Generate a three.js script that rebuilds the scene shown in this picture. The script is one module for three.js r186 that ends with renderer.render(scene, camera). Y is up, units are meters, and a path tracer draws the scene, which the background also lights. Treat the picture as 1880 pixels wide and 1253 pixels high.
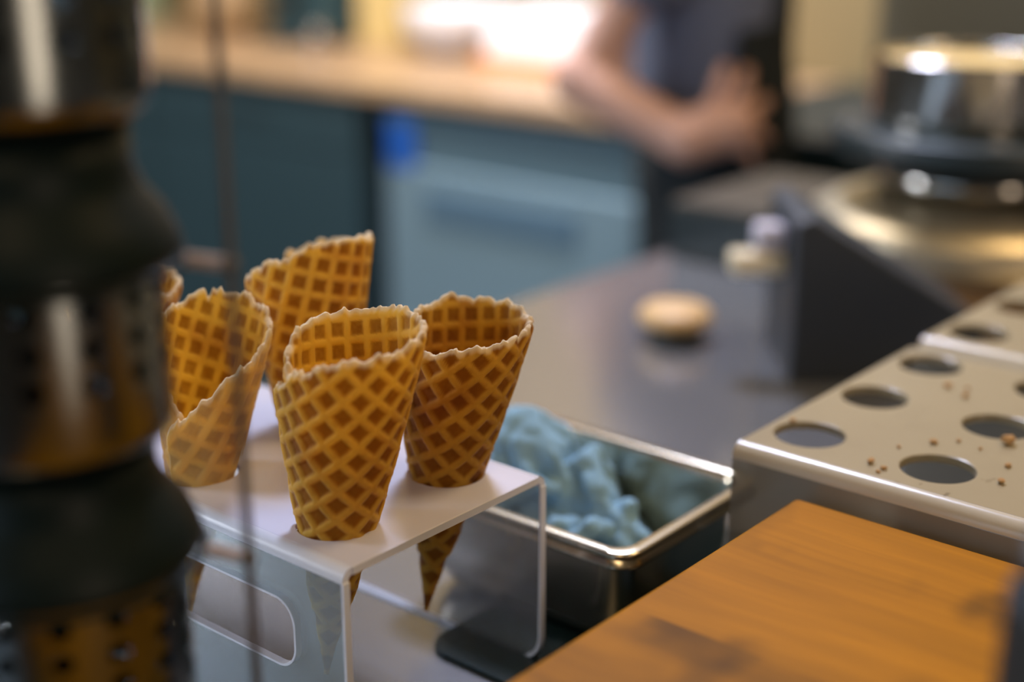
import * as THREE from 'three';
import { RoundedBoxGeometry } from 'three/addons/geometries/RoundedBoxGeometry.js';
import { MarchingCubes } from 'three/addons/objects/MarchingCubes.js';
import { RectAreaLightUniformsLib } from 'three/addons/lights/RectAreaLightUniformsLib.js';
import * as BGU from 'three/addons/utils/BufferGeometryUtils.js';

// ───────────────────────── camera, light, exposure ─────────────────────────
const scene = new THREE.Scene();
const V = (x, y, z) => new THREE.Vector3(x, y, z);
const D2R = Math.PI / 180;
const camera = new THREE.PerspectiveCamera(26.86, 1880 / 1253, 0.05, 40);
camera.position.set(0, 1.3, 0);
camera.rotation.order = 'YXZ';
camera.rotation.set(-17.95 * D2R, 40 * D2R, 0);
camera.focus = 0.735;
camera.userData.fStop = 1.95;
scene.add(camera);

const renderer = new THREE.WebGLRenderer({ antialias: true });
renderer.toneMapping = THREE.LinearToneMapping;
renderer.toneMappingExposure = 1.0;
renderer.shadowMap.enabled = true;
RectAreaLightUniformsLib.init();

scene.background = new THREE.Color(0.62, 0.8, 1.0);      // daylight seen through the shop window behind the camera
scene.backgroundIntensity = 2.6;

const LIGHTS = {
  // name: [x, y, z, width, height, colour, intensity, look-at]
  cool_panel: [-1.35, 2.74, -1.78, 0.42, 0.42, [0.64, 0.72, 1.0], 165, [-1.35, 0, -1.78]],
  warm_panel: [0.25, 2.74, -1.5, 0.7, 0.7, [1.0, 0.70, 0.36], 11, [0.25, 0, -1.5]],
  warm_panel_front: [0.3, 2.74, 0.55, 0.8, 0.6, [1.0, 0.72, 0.42], 5, [0.3, 0, 0.55]],
  back_panel: [-2.0, 2.55, -1.62, 1.7, 0.25, [1.0, 0.89, 0.77], 40, [-2.0, 1.55, -2.95]],
  added_wall_panel: [2.34, 1.32, 0.05, 0.55, 2.4, [1.0, 0.78, 0.60], 4.6, [-1, 1.32, 0.05]],  // added unseen panel, reflected as the warm strip on the perforated cylinders
  added_left_panel: [-4.34, 2.05, 1.55, 1.5, 1.2, [0.86, 0.90, 1.0], 28, [-0.5, 1.0, -0.45]],  // added unseen panel standing in for window light from the left
};

// ───────────────────────── helpers ─────────────────────────
function rng(seed) { let a = seed >>> 0; return () => { a = (a + 0x6D2B79F5) | 0; let t = Math.imul(a ^ (a >>> 15), 1 | a); t = (t + Math.imul(t ^ (t >>> 7), 61 | t)) ^ t; return ((t ^ (t >>> 14)) >>> 0) / 4294967296; }; }
const hash3 = (x, y, z) => { let h = Math.imul(x | 0, 374761393) + Math.imul(y | 0, 668265263) + Math.imul(z | 0, 2147483647 ^ 0x3c6ef372); h = Math.imul(h ^ (h >>> 13), 1274126177); return ((h ^ (h >>> 16)) >>> 0) / 4294967296; };
const sst = (a, b, x) => { const t = Math.min(1, Math.max(0, (x - a) / (b - a))); return t * t * (3 - 2 * t); };
const lerp = (a, b, t) => a + (b - a) * t;
function vnoise(x, y, z) {
  const xi = Math.floor(x), yi = Math.floor(y), zi = Math.floor(z), u = sst(0, 1, x - xi), v = sst(0, 1, y - yi), w = sst(0, 1, z - zi);
  const h = (i, j, k) => hash3(xi + i, yi + j, zi + k);
  return lerp(lerp(lerp(h(0, 0, 0), h(1, 0, 0), u), lerp(h(0, 1, 0), h(1, 1, 0), u), v), lerp(lerp(h(0, 0, 1), h(1, 0, 1), u), lerp(h(0, 1, 1), h(1, 1, 1), u), v), w);
}
const fbm = (x, y, z, o = 4) => { let s = 0, a = 0.5; for (let i = 0; i < o; i++) { s += a * vnoise(x, y, z); x *= 2.03; y *= 2.03; z *= 2.03; a *= 0.5; } return s / (1 - Math.pow(0.5, o)); };

function dataTex(n, fn, { srgb = false, repeat = [1, 1] } = {}) {     // fn(u, v) -> [r, g, b] 0..1
  const d = new Uint8Array(n * n * 4);
  for (let j = 0; j < n; j++) for (let i = 0; i < n; i++) {
    const c = fn(i / n, j / n), k = 4 * (j * n + i);
    for (let m = 0; m < 3; m++) d[k + m] = Math.max(0, Math.min(255, Math.round(255 * c[m])));
    d[k + 3] = 255;
  }
  const t = new THREE.DataTexture(d, n, n);
  t.magFilter = THREE.LinearFilter; t.minFilter = THREE.LinearFilter; t.wrapS = t.wrapT = THREE.RepeatWrapping;
  if (srgb) t.colorSpace = THREE.SRGBColorSpace;
  t.repeat.set(...repeat); t.needsUpdate = true;
  return t;
}
const lin = (r, g, b) => new THREE.Color().setRGB(r, g, b);
const std = (c, rough, metal = 0, extra = {}) => new THREE.MeshStandardMaterial({ color: lin(...c), roughness: rough, metalness: metal, ...extra });
const phys = (c, rough, extra = {}) => new THREE.MeshPhysicalMaterial({ color: lin(...c), roughness: rough, ...extra });

const used = {};
function numbered(name) { const n = used[name] = (used[name] ?? -1) + 1; return n ? `${name}_${String(n).padStart(3, '0')}` : name; }
function shadows(o) { o.traverse(m => { if (m.isMesh) m.castShadow = m.receiveShadow = true; }); return o; }
function thing(name, label, category, pos = [0, 0, 0], turn = 0, group) {
  const o = new THREE.Group(); o.name = numbered(name); o.position.set(...pos); o.rotation.y = turn;
  o.userData = { label, category }; if (group) o.userData.group = group;
  scene.add(o); return o;
}
function part(name, geo, mat, parent, label) {
  const m = new THREE.Mesh(Array.isArray(geo) ? merge(geo) : geo, mat); m.name = name; m.castShadow = m.receiveShadow = true;
  if (label) m.userData.label = label;
  parent.add(m); return m;
}
function one(name, geo, mat, label, category, pos = [0, 0, 0], turn = 0, group) {
  const m = part(numbered(name), geo, mat, scene); m.position.set(...pos); m.rotation.y = turn; m.userData = { label, category };
  if (group) m.userData.group = group; return m;
}
function struct(name, geo, mat) { const m = part(name, geo, mat, scene); m.userData = { kind: 'structure' }; return m; }
function merge(list) { return BGU.mergeGeometries(list.map(g => { const h = g.index ? g.toNonIndexed() : g.clone(); for (const k of Object.keys(h.attributes)) if (!['position', 'normal', 'uv'].includes(k)) h.deleteAttribute(k); return h; })); }
const mv = (g, x, y, z) => g.translate(x, y, z);
function box(x0, x1, y0, y1, z0, z1, r = 0) {
  const w = x1 - x0, h = y1 - y0, d = z1 - z0;
  const g = r ? new RoundedBoxGeometry(w, h, d, 3, Math.min(r, w / 2.01, h / 2.01, d / 2.01)) : new THREE.BoxGeometry(w, h, d);
  g.translate((x0 + x1) / 2, (y0 + y1) / 2, (z0 + z1) / 2);
  const p = g.attributes.position, n = g.attributes.normal, uv = g.attributes.uv;      // planar uv in metres
  for (let i = 0; i < p.count; i++) {
    const ax = Math.abs(n.getX(i)), ay = Math.abs(n.getY(i)), az = Math.abs(n.getZ(i));
    if (ay >= ax && ay >= az) uv.setXY(i, p.getX(i), p.getZ(i)); else if (ax >= az) uv.setXY(i, p.getZ(i), p.getY(i)); else uv.setXY(i, p.getX(i), p.getY(i));
  }
  return g;
}
function lathe(pts, seg = 64) { return new THREE.LatheGeometry(pts.map(p => new THREE.Vector2(p[0], p[1])), seg); }
function tube(pts, r, seg = 40, rad = 10, closed = false) { return new THREE.TubeGeometry(new THREE.CatmullRomCurve3(pts.map(p => V(...p)), closed, 'centripetal'), seg, r, rad, closed); }
function rod(a, b, r, rad = 14) {
  const A = V(...a), B = V(...b), g = new THREE.CylinderGeometry(r, r, A.distanceTo(B), rad);
  g.applyQuaternion(new THREE.Quaternion().setFromUnitVectors(V(0, 1, 0), B.clone().sub(A).normalize()));
  return g.translate((A.x + B.x) / 2, (A.y + B.y) / 2, (A.z + B.z) / 2);
}
function rrPath(Cls, x0, x1, y0, y1, rs) {            // rounded rectangle path; rs = [bl, br, tr, tl]
  const s = new Cls(), [a, b, c, d] = rs;
  s.moveTo(x0 + a, y0); s.lineTo(x1 - b, y0); if (b) s.absarc(x1 - b, y0 + b, b, -Math.PI / 2, 0, false);
  s.lineTo(x1, y1 - c); if (c) s.absarc(x1 - c, y1 - c, c, 0, Math.PI / 2, false);
  s.lineTo(x0 + d, y1); if (d) s.absarc(x0 + d, y1 - d, d, Math.PI / 2, Math.PI, false);
  s.lineTo(x0, y0 + a); if (a) s.absarc(x0 + a, y0 + a, a, Math.PI, Math.PI * 1.5, false);
  return s;
}
function loft(loops, closedEnd = true) {              // loops: arrays of the same number of [x,y,z]
  const n = loops[0].length, pos = [], uv = [], idx = [];
  loops.forEach((l, j) => l.forEach((p, i) => { pos.push(...p); uv.push(p[0] + p[1], p[2] + p[1]); }));
  for (let j = 0; j + 1 < loops.length; j++) for (let i = 0; i < n; i++) { const a = j * n + i, b = j * n + (i + 1) % n, c = a + n, d = b + n; idx.push(a, b, c, b, d, c); }
  const cap = (j, flip) => { const c = pos.length / 3, l = loops[j], m = [0, 0, 0]; l.forEach(p => p.forEach((v, k) => m[k] += v / n)); pos.push(...m); uv.push(m[0], m[2]); for (let i = 0; i < n; i++) { const a = j * n + i, b = j * n + (i + 1) % n; flip ? idx.push(c, b, a) : idx.push(c, a, b); } };
  if (closedEnd) { cap(0, true); cap(loops.length - 1, false); }
  const g = new THREE.BufferGeometry();
  g.setAttribute('position', new THREE.Float32BufferAttribute(pos, 3)); g.setAttribute('uv', new THREE.Float32BufferAttribute(uv, 2)); g.setIndex(idx); g.computeVertexNormals();
  return g;
}
function rrLoop(w, d, r, y, seg = 8) {                // rounded rectangle of half sizes w, d
  const l = [];
  for (const [cx, cz, a0] of [[w - r, d - r, 0], [-w + r, d - r, 90], [-w + r, -d + r, 180], [w - r, -d + r, 270]])
    for (let i = 0; i <= seg; i++) { const a = (a0 + 90 * i / seg) * D2R; l.push([cx + r * Math.cos(a), y, cz + r * Math.sin(a)]); }
  return l.reverse();
}
// distance field -> mesh
const cap = (p, a, b, ra, rb) => { const bx = b[0] - a[0], by = b[1] - a[1], bz = b[2] - a[2], px = p[0] - a[0], py = p[1] - a[1], pz = p[2] - a[2]; const t = Math.max(0, Math.min(1, (px * bx + py * by + pz * bz) / (bx * bx + by * by + bz * bz + 1e-12))); const dx = px - bx * t, dy = py - by * t, dz = pz - bz * t; return Math.sqrt(dx * dx + dy * dy + dz * dz) - (ra + (rb - ra) * t); };
const smin = (a, b, k) => { const h = Math.max(k - Math.abs(a - b), 0) / k; return Math.min(a, b) - h * h * k * 0.25; };
const ell = (p, c, r) => { const k = Math.hypot((p[0] - c[0]) / r[0], (p[1] - c[1]) / r[1], (p[2] - c[2]) / r[2]); return (k - 1) * Math.min(...r); };
function field(fn, lo, hi, res) {
  const mc = new MarchingCubes(res, new THREE.MeshBasicMaterial(), false, false, 400000);
  mc.isolation = 0;
  for (let k = 0; k < res; k++) for (let j = 0; j < res; j++) for (let i = 0; i < res; i++)
    mc.field[i + j * res + k * res * res] = -fn([lo[0] + (hi[0] - lo[0]) * i / res, lo[1] + (hi[1] - lo[1]) * j / res, lo[2] + (hi[2] - lo[2]) * k / res]);
  mc.update();
  const n = mc.count, p = new Float32Array(n * 3);
  for (let i = 0; i < n; i++) for (let k = 0; k < 3; k++) p[3 * i + k] = lo[k] + (hi[k] - lo[k]) * (mc.positionArray[3 * i + k] + 1) / 2;
  let g = new THREE.BufferGeometry(); g.setAttribute('position', new THREE.BufferAttribute(p, 3));
  g = BGU.mergeVertices(g, 1e-5); g.computeVertexNormals();
  const c = g.attributes.position.count; g.setAttribute('uv', new THREE.BufferAttribute(new Float32Array(c * 2), 2));
  return g;
}

// ───────────────────────── materials ─────────────────────────
const brushTex = dataTex(512, (u, v) => { const a = fbm(u * 6, v * 180, 1, 3); return [a, a, a]; }, { repeat: [3, 3] });
const woodTex = dataTex(1024, (u, v) => {
  const w = fbm(u * 3, v * 3, 3, 3), g = fbm(u * 4 + w, v * 60 + w * 3, 7, 4), b = sst(0.42, 0.72, fbm(u * 5, v * 5, 11, 4));
  const s = sst(0.55, 0.85, fbm(u * 14, v * 9, 20, 3));
  const t = 0.80 + 0.20 * (g - 0.5) - 0.16 * b - 0.22 * s;
  return [0.80 * t, 0.52 * t, 0.01];
}, { srgb: true, repeat: [2, 2] });
const beechTex = dataTex(512, (u, v) => { const g = fbm(u * 50, v * 4, 5, 4), t = 0.86 + 0.3 * (g - 0.5); return [0.78 * t, 0.63 * t, 0.46 * t]; }, { srgb: true });
const smudgeTex = dataTex(512, (u, v) => { const g = fbm(u * 9, v * 9, 5, 5), r = 0.30 + 0.35 * g; return [r, r, r]; }, { repeat: [2, 2] });
const speckTex = dataTex(1024, (u, v) => {
  const s = sst(0.70, 0.80, fbm(u * 60, v * 60, 9, 3)) * sst(0.5, 0.65, fbm(u * 6, v * 6, 2, 2)), t = 1 - 0.5 * s + 0.16 * (fbm(u * 10, v * 10, 4, 4) - 0.5);
  return [t, t * (1 - 0.05 * s), t * (1 - 0.15 * s)];
}, { repeat: [3, 3] });
const clothBump = dataTex(256, (u, v) => { const a = 0.5 + 0.25 * Math.sin(u * 256 * 0.8) * Math.sin(v * 256 * 0.8) + 0.4 * (fbm(u * 40, v * 40, 1, 2) - 0.5); return [a, a, a]; }, { repeat: [12, 12] });

const M = {
  counter: std([0.39, 0.395, 0.41], 0.19, 0.78),
  counterBody: std([0.030, 0.050, 0.055], 0.6),
  ledge: phys([1, 1, 1], 0.55, { map: woodTex, specularIntensity: 0.15 }),
  beech: std([1, 1, 1], 0.35, 0, { map: beechTex }),
  teal: std([0.022, 0.050, 0.057], 0.42),
  darkTeal: std([0.006, 0.016, 0.019], 0.55),
  rubber: std([0.008, 0.020, 0.022], 0.22),
  black: std([0.010, 0.020, 0.022], 0.42),
  matBlack: std([0.012, 0.018, 0.020], 0.7),
  steel: std([0.55, 0.53, 0.50], 0.26, 1, { bumpMap: brushTex, bumpScale: 0.00002 }),
  steelDark: std([0.30, 0.29, 0.26], 0.24, 1),
  polished: std([0.52, 0.50, 0.46], 0.14, 1), cylinder: std([0.17, 0.185, 0.18], 0.2, 1), strut: std([0.72, 0.58, 0.50], 0.35, 0.5), rackEdge: phys([0.60, 0.54, 0.42], 0.22, { transmission: 0.15, thickness: 0, ior: 1.49 }),
  panSteel: std([0.52, 0.46, 0.35], 0.24, 1),
  wire: std([0.10, 0.095, 0.09], 0.4, 0.6),
  lid: phys([0.004, 0.009, 0.008], 0.45, { specularIntensity: 0.25 }),
  darkMetal: std([0.022, 0.028, 0.026], 0.45, 0.3),
  fridge: std([0.24, 0.345, 0.385], 0.36, 0.35, { bumpMap: brushTex, bumpScale: 0.00003 }),
  fridgeDark: std([0.055, 0.10, 0.125], 0.4, 0.2),
  blue: std([0.01, 0.10, 0.42], 0.4),
  white: std([0.90, 0.90, 0.92], 0.4),
  cream: std([0.72, 0.62, 0.42], 0.45),
  lavender: std([0.55, 0.53, 0.62], 0.5),
  orange: std([0.75, 0.26, 0.04], 0.5),
  wall: std([0.21, 0.15, 0.06], 0.85),
  wallDark: std([0.12, 0.11, 0.085], 0.8),
  ceiling: std([0.11, 0.095, 0.065], 0.9),
  floor: std([0.07, 0.08, 0.085], 0.6),
  skin: std([0.62, 0.36, 0.27], 0.55),
  hair: std([0.05, 0.03, 0.02], 0.6),
  shirt: std([0.125, 0.145, 0.215], 0.85),
  apron: std([0.006, 0.010, 0.012], 0.85),
  trouser: std([0.010, 0.018, 0.032], 0.85),
  hazeTop: phys([0.80, 0.81, 0.93], 0.22, { transmission: 0.22, thickness: 0, ior: 1.49, roughnessMap: null, map: null }),
  reflectionHaze: phys([0.66, 0.74, 0.77], 0.10, { transmission: 0.78, thickness: 0, ior: 1.49 }),  // window reflection on the near side mixed into the colour as pale haze
  clear: phys([0.97, 0.98, 1.0], 0.02, { transmission: 0.95, thickness: 0, ior: 1.49 }),
  edge: phys([0.86, 0.88, 0.96], 0.25, { transmission: 0.25, thickness: 0, ior: 1.49 }),  // bright edge glow of the acrylic put into the colour
  rackTop: phys([0.34, 0.28, 0.17], 0.28, { transmission: 0.10, thickness: 0, ior: 1.49, map: speckTex }),
  rackSide: phys([0.44, 0.42, 0.36], 0.12, { transmission: 0.62, thickness: 0, ior: 1.49 }),
  paper: phys([0.70, 0.66, 0.56], 0.9, { transmission: 0.2, thickness: 0 }),
  cloth: std([0.23, 0.41, 0.55], 0.95, 0, { bumpMap: clothBump, bumpScale: 0.0006 }),
  crumb: std([0.42, 0.24, 0.09], 0.9),
  knob: std([0.60, 0.38, 0.16], 0.5),
  greenGlass: phys([0.30, 0.33, 0.18], 0.2, { transmission: 0.3, thickness: 0 }),
  brown: std([0.30, 0.17, 0.07], 0.6),
  kraft: std([0.62, 0.44, 0.16], 0.6),
};

// ───────────────────────── the room ─────────────────────────
const Y0 = 0.868;                                           // working counter
const RX0 = -4.4, RX1 = 2.4, RZ0 = -2.72, RZ1 = 2.6, RH = 2.8, T = 0.12;
struct('floor', box(RX0 - T, RX1 + T, -T, 0, RZ0 - T, RZ1 + T), M.floor);
struct('ceiling', box(RX0 - T, RX1 + T, RH, RH + T, RZ0 - T, RZ1 + T), M.ceiling);
struct('wall_back', box(RX0 - T, RX1 + T, 0, RH, RZ0 - T, RZ0), M.wall);
struct('wall_left', box(RX0 - T, RX0, 0, RH, RZ0, RZ1), M.wallDark);
struct('wall_right', box(RX1, RX1 + T, 0, RH, RZ0, RZ1), M.wallDark);
{ // front wall with the shop window opening
  const x0 = -2.6, x1 = 0.2, y0 = 0.7, y1 = 2.4;
  struct('wall_front', [box(RX0 - T, x0, 0, RH, RZ1, RZ1 + T), box(x1, RX1 + T, 0, RH, RZ1, RZ1 + T), box(x0, x1, 0, y0, RZ1, RZ1 + T), box(x0, x1, y1, RH, RZ1, RZ1 + T)], M.wallDark);
  const w = new THREE.Group(); w.name = 'window_1'; w.userData = { kind: 'structure' }; scene.add(w);
  const f = 0.05;
  part('window_frame', [box(x0, x0 + f, y0, y1, RZ1 + 0.02, RZ1 + 0.1), box(x1 - f, x1, y0, y1, RZ1 + 0.02, RZ1 + 0.1), box(x0 + f, x1 - f, y0, y0 + f, RZ1 + 0.02, RZ1 + 0.1), box(x0 + f, x1 - f, y1 - f, y1, RZ1 + 0.02, RZ1 + 0.1), box(-1.23, -1.17, y0 + f, y1 - f, RZ1 + 0.02, RZ1 + 0.1)], M.black, w);
  for (const [a, b] of [[x0 + f, -1.23], [-1.17, x1 - f]]) part('pane', box(a, b, y0 + f, y1 - f, RZ1 + 0.055, RZ1 + 0.061), M.clear, w);
}
// lamps
const lampWords = {
  cool_panel: ['square cool white ceiling light above the aisle', 'ceiling light'],
  warm_panel: ['square warm ceiling light above the machine', 'ceiling light'],
  warm_panel_front: ['warm ceiling light above the customers', 'ceiling light'],
  back_panel: ['long tilted warm light hung above the aisle, facing the back worktop', 'ceiling light'],
  added_left_panel: ['large cool light panel on the left wall', 'wall light'],
  added_wall_panel: ['tall warm light panel on the side wall', 'wall light'],
};
for (const [k, [x, y, z, w, h, c, I, at]] of Object.entries(LIGHTS)) {
  const wall = k === 'added_wall_panel' || k === 'added_left_panel';
  const t = thing(wall ? 'added_wall_light' : 'ceiling_light', ...lampWords[k], [x, y, z]);
  t.lookAt(...at);                                         // the lamp's +z is the way it shines
  const hous = new THREE.BoxGeometry(w + 0.04, h + 0.04, 0.04).translate(0, 0, -0.035), glow = new THREE.BoxGeometry(w, h, 0.006).translate(0, 0, -0.0112);
  part('housing', hous, M.white, t);
  if (k === 'back_panel') for (const q of [-0.6, 0.6]) { const st = part('stem', new THREE.CylinderGeometry(0.008, 0.008, RH - y - 0.03, 12), M.black, t); st.quaternion.copy(t.quaternion).invert(); st.position.copy(V(q, (RH - y + 0.03) / 2, 0.03).applyQuaternion(st.quaternion)); st.position.x = q; }
  part('diffuser', glow, new THREE.MeshStandardMaterial({ color: 0x222222, emissive: lin(...c), emissiveIntensity: 1.5 }), t);
  const L = new THREE.RectAreaLight(lin(...c), I, w, h); L.name = 'area_' + k; L.position.set(x, y, z); L.lookAt(...at); scene.add(L);
}

// ───────────────────────── counters ─────────────────────────
const CX = -0.945;
{
  const t = thing('service_counter', 'grey steel working counter under the cone racks and the pan', 'counter');
  part('worktop', box(CX, 1.4, Y0 - 0.035, Y0, -1.75, 0.12, 0.004), M.counter, t);
  part('base_cabinet', box(CX + 0.03, 1.38, 0, Y0 - 0.035, -1.73, 0.10), M.counterBody, t);
}
{ // raised wooden ledge for customers
  const t = thing('wooden_ledge', 'raised orange-brown wooden ledge in the lower right corner', 'counter ledge');
  const g = box(-0.35, 0.12, 0.927, 0.971, -0.664, -0.02, 0.004); part('ledge_board', g, M.ledge, t);
  for (const x of [-0.2, 0.03]) part('bracket', box(x, x + 0.05, Y0, 0.927, -0.60, -0.06, 0.003), M.darkMetal, t);
}
{ // black mat
  const s = rrPath(THREE.Shape, -0.519, -0.36, 0.537, 0.79, [0.018, 0.012, 0.012, 0.018]);
  const g = new THREE.ExtrudeGeometry(s, { depth: 0.002, bevelEnabled: true, bevelSize: 0.0005, bevelThickness: 0.0005, bevelSegments: 2, curveSegments: 12 }); g.rotateX(-Math.PI / 2); g.translate(0, Y0 + 0.0006, 0);
  one('rubber_mat', g, M.rubber, 'thin black mat with rounded corners under the steel pan', 'mat');
}

// ───────────────────────── waffle cones ─────────────────────────
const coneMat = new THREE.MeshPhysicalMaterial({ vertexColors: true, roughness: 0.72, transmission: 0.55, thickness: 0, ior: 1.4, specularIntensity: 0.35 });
const HOLE_S = 0.0870;
function coneGeometry(o) {
  const { S, k, peak, seed, U = 2 * Math.PI + 1.5, rot = 0.6, pale = 0, ragged = 1, a = 0.2636, b = 0.374, flare = 0.004, tone = 1, cell = 0.0118, start = 0, lim = 3 } = o;
  const nu = 250, ns = 180, th = 0.0010, rid = 0.0018, pos = [], col = [], idx = [];
  const rim = u => S * Math.cos(Math.min(lim, Math.abs(u - peak) * k)) + ragged * (0.0045 * (fbm(u * 1.6, seed, 0.5, 3) - 0.5) + 0.0075 * (fbm(u * 6, seed, 3.5, 4) - 0.5) + 0.0028 * Math.pow(vnoise(u * 15, seed, 1.5), 2));
  const sv = [];
  for (let side = 0; side < 2; side++) for (let j = 0; j <= ns; j++) for (let i = 0; i <= nu; i++) {
    const u = U * i / nu, R = rim(u), s = 0.0005 + (R - 0.0005) * Math.pow(j / ns, 0.85);
    const f = Math.min(1, s / 0.03);
    let r = a * s - b * s * s + f * 0.0023 * u / (2 * Math.PI) + flare * sst(U - 0.7, U, u) * sst(0.3, 1, j / ns) - f * 0.0040;
    r = Math.max(r, 0.0004);
    // pattern on the unrolled sheet
    const phi = u * 0.2, rho = s * 1.02, X0 = rho * Math.cos(phi - rot), Y0_ = rho * Math.sin(phi - rot);
    const cx = X0 / cell, cy = Y0_ / cell, dx = Math.abs(cx - Math.round(cx)) * cell, dy = Math.abs(cy - Math.round(cy)) * cell;
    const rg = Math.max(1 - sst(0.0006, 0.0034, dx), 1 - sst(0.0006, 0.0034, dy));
    const blotch = fbm(X0 * 70 + seed * 3.1, Y0_ * 70, seed, 4), fine = fbm(X0 * 600, Y0_ * 600, seed + 5, 2);
    const soft = side ? 0.75 : 1 - 0.55 * pale;
    const out = (side ? -1 : 1) * (th * (1 - 0.5 * sst(R - 0.004, R, s)) + rid * soft * rg * sst(0, 0.06, s) * (1 - 0.6 * sst(R - 0.003, R, s)) + 0.0003 * (fine - 0.5));
    const ang = start + u, sl = a - 2 * b * s, inv = 1 / Math.sqrt(1 + sl * sl), rr = Math.max(0.0002, r + out * inv);
    pos.push(rr * Math.cos(ang), s - out * sl * inv, rr * Math.sin(ang));
    const tip = sst(R - 0.0035, R - 0.0006, s);
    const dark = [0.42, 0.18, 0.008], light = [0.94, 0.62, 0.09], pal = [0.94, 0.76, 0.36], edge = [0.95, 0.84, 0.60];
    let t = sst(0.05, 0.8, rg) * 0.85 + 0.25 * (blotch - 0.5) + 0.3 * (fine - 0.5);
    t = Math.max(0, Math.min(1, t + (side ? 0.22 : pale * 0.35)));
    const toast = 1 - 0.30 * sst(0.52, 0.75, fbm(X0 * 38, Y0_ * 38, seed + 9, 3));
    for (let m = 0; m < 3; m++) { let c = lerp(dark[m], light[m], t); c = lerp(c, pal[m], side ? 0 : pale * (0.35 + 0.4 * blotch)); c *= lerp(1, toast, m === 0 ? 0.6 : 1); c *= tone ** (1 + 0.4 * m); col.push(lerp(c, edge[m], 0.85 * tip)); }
  }
  const W = nu + 1, N = W * (ns + 1), tri = (a, b, c) => idx.push(a, c, b);
  for (let j = 0; j < ns; j++) for (let i = 0; i < nu; i++) { const p = j * W + i, q = p + W, P = p + N, Q = q + N; tri(p, p + 1, q); tri(p + 1, q + 1, q); tri(P, Q, P + 1); tri(P + 1, Q, Q + 1); }
  for (let i = 0; i < nu; i++) { const p = ns * W + i, P = p + N; tri(p, p + 1, P); tri(p + 1, P + 1, P); }
  for (const i of [0, nu]) for (let j = 0; j < ns; j++) { const p = j * W + i, q = p + W, P = p + N, Q = q + N; if (i) { tri(p, P, q); tri(q, P, Q); } else { tri(p, q, P); tri(q, Q, P); } }
  const g = new THREE.BufferGeometry();
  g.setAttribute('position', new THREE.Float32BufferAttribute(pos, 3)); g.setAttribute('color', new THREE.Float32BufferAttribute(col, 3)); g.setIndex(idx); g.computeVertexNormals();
  return g;
}
function cone(label, [hx, hz], lean, opts) {      // lean = [x, z] slope of the axis
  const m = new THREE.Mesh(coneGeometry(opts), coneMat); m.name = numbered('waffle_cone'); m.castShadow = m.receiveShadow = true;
  m.userData = { label, category: 'ice cream cone', group: 'waffle cones in the acrylic rack' };
  const axis = V(lean[0], 1, lean[1]).normalize();
  m.quaternion.setFromUnitVectors(V(0, 1, 0), axis);
  m.position.set(hx, 0.9875, hz).addScaledVector(axis, -(opts.seat ?? HOLE_S));
  scene.add(m); return m;
}
const RIGHT = [0.766, -0.643], BACK = [-0.643, -0.766];   // camera's right and its horizontal heading
const ln = (r, b = 0) => [RIGHT[0] * r + BACK[0] * b, RIGHT[1] * r + BACK[1] * b];
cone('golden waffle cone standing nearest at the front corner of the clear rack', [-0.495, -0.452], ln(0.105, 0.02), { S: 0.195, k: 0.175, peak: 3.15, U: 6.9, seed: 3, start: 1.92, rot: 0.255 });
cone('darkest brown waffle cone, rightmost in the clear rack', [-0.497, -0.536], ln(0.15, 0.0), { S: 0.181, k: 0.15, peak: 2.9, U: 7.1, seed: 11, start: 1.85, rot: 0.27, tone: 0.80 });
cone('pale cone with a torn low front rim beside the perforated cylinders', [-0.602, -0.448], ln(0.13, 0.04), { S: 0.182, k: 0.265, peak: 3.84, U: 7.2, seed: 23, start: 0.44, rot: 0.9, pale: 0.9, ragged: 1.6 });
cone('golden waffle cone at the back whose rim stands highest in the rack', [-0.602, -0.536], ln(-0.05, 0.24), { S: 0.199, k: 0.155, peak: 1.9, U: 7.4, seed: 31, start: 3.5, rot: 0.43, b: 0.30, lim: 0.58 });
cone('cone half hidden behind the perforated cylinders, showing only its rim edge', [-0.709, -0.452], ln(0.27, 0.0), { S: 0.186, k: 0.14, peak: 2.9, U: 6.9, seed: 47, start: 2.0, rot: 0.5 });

// ───────────────────────── acrylic racks ─────────────────────────
function rackTop(x0, x1, z0, z1, yTop, th, holes, hr) {   // plate lying flat, with round holes
  const s = rrPath(THREE.Shape, x0, x1, -z1, -z0, [0, 0, 0, 0]);
  for (const [k, [hx, hz]] of holes.entries()) { const p = new THREE.Path(), a0 = 0.37 + 1.7 * k; p.absarc(hx + 0.00013 * (k % 3), -hz, hr, a0, a0 - Math.PI * 1.9999, true); p.closePath(); s.holes.push(p); }
  const bv = 0.0006, g = new THREE.ExtrudeGeometry(s, { depth: th - 2 * bv, bevelEnabled: true, bevelThickness: bv, bevelSize: bv, bevelOffset: -bv, bevelSegments: 2, curveSegments: 48 });
  g.rotateX(-Math.PI / 2); g.translate(0, yTop - th + bv, 0);
  const p = g.attributes.position, uv = g.attributes.uv; for (let i = 0; i < p.count; i++) uv.setXY(i, p.getX(i), p.getZ(i));
  return g;
}
function sidePanel(x0, x1, y0, y1, zc, th, rs, hole) {
  const s = rrPath(THREE.Shape, x0, x1, y0, y1, rs); if (hole) s.holes.push(rrPath(THREE.Path, ...hole));
  const bv = 0.0004, g = new THREE.ExtrudeGeometry(s, { depth: th - 2 * bv, bevelEnabled: true, bevelThickness: bv, bevelSize: bv, bevelOffset: -bv, bevelSegments: 2, curveSegments: 16 });
  g.translate(0, 0, zc - th / 2 + bv); return g;
}
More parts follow.
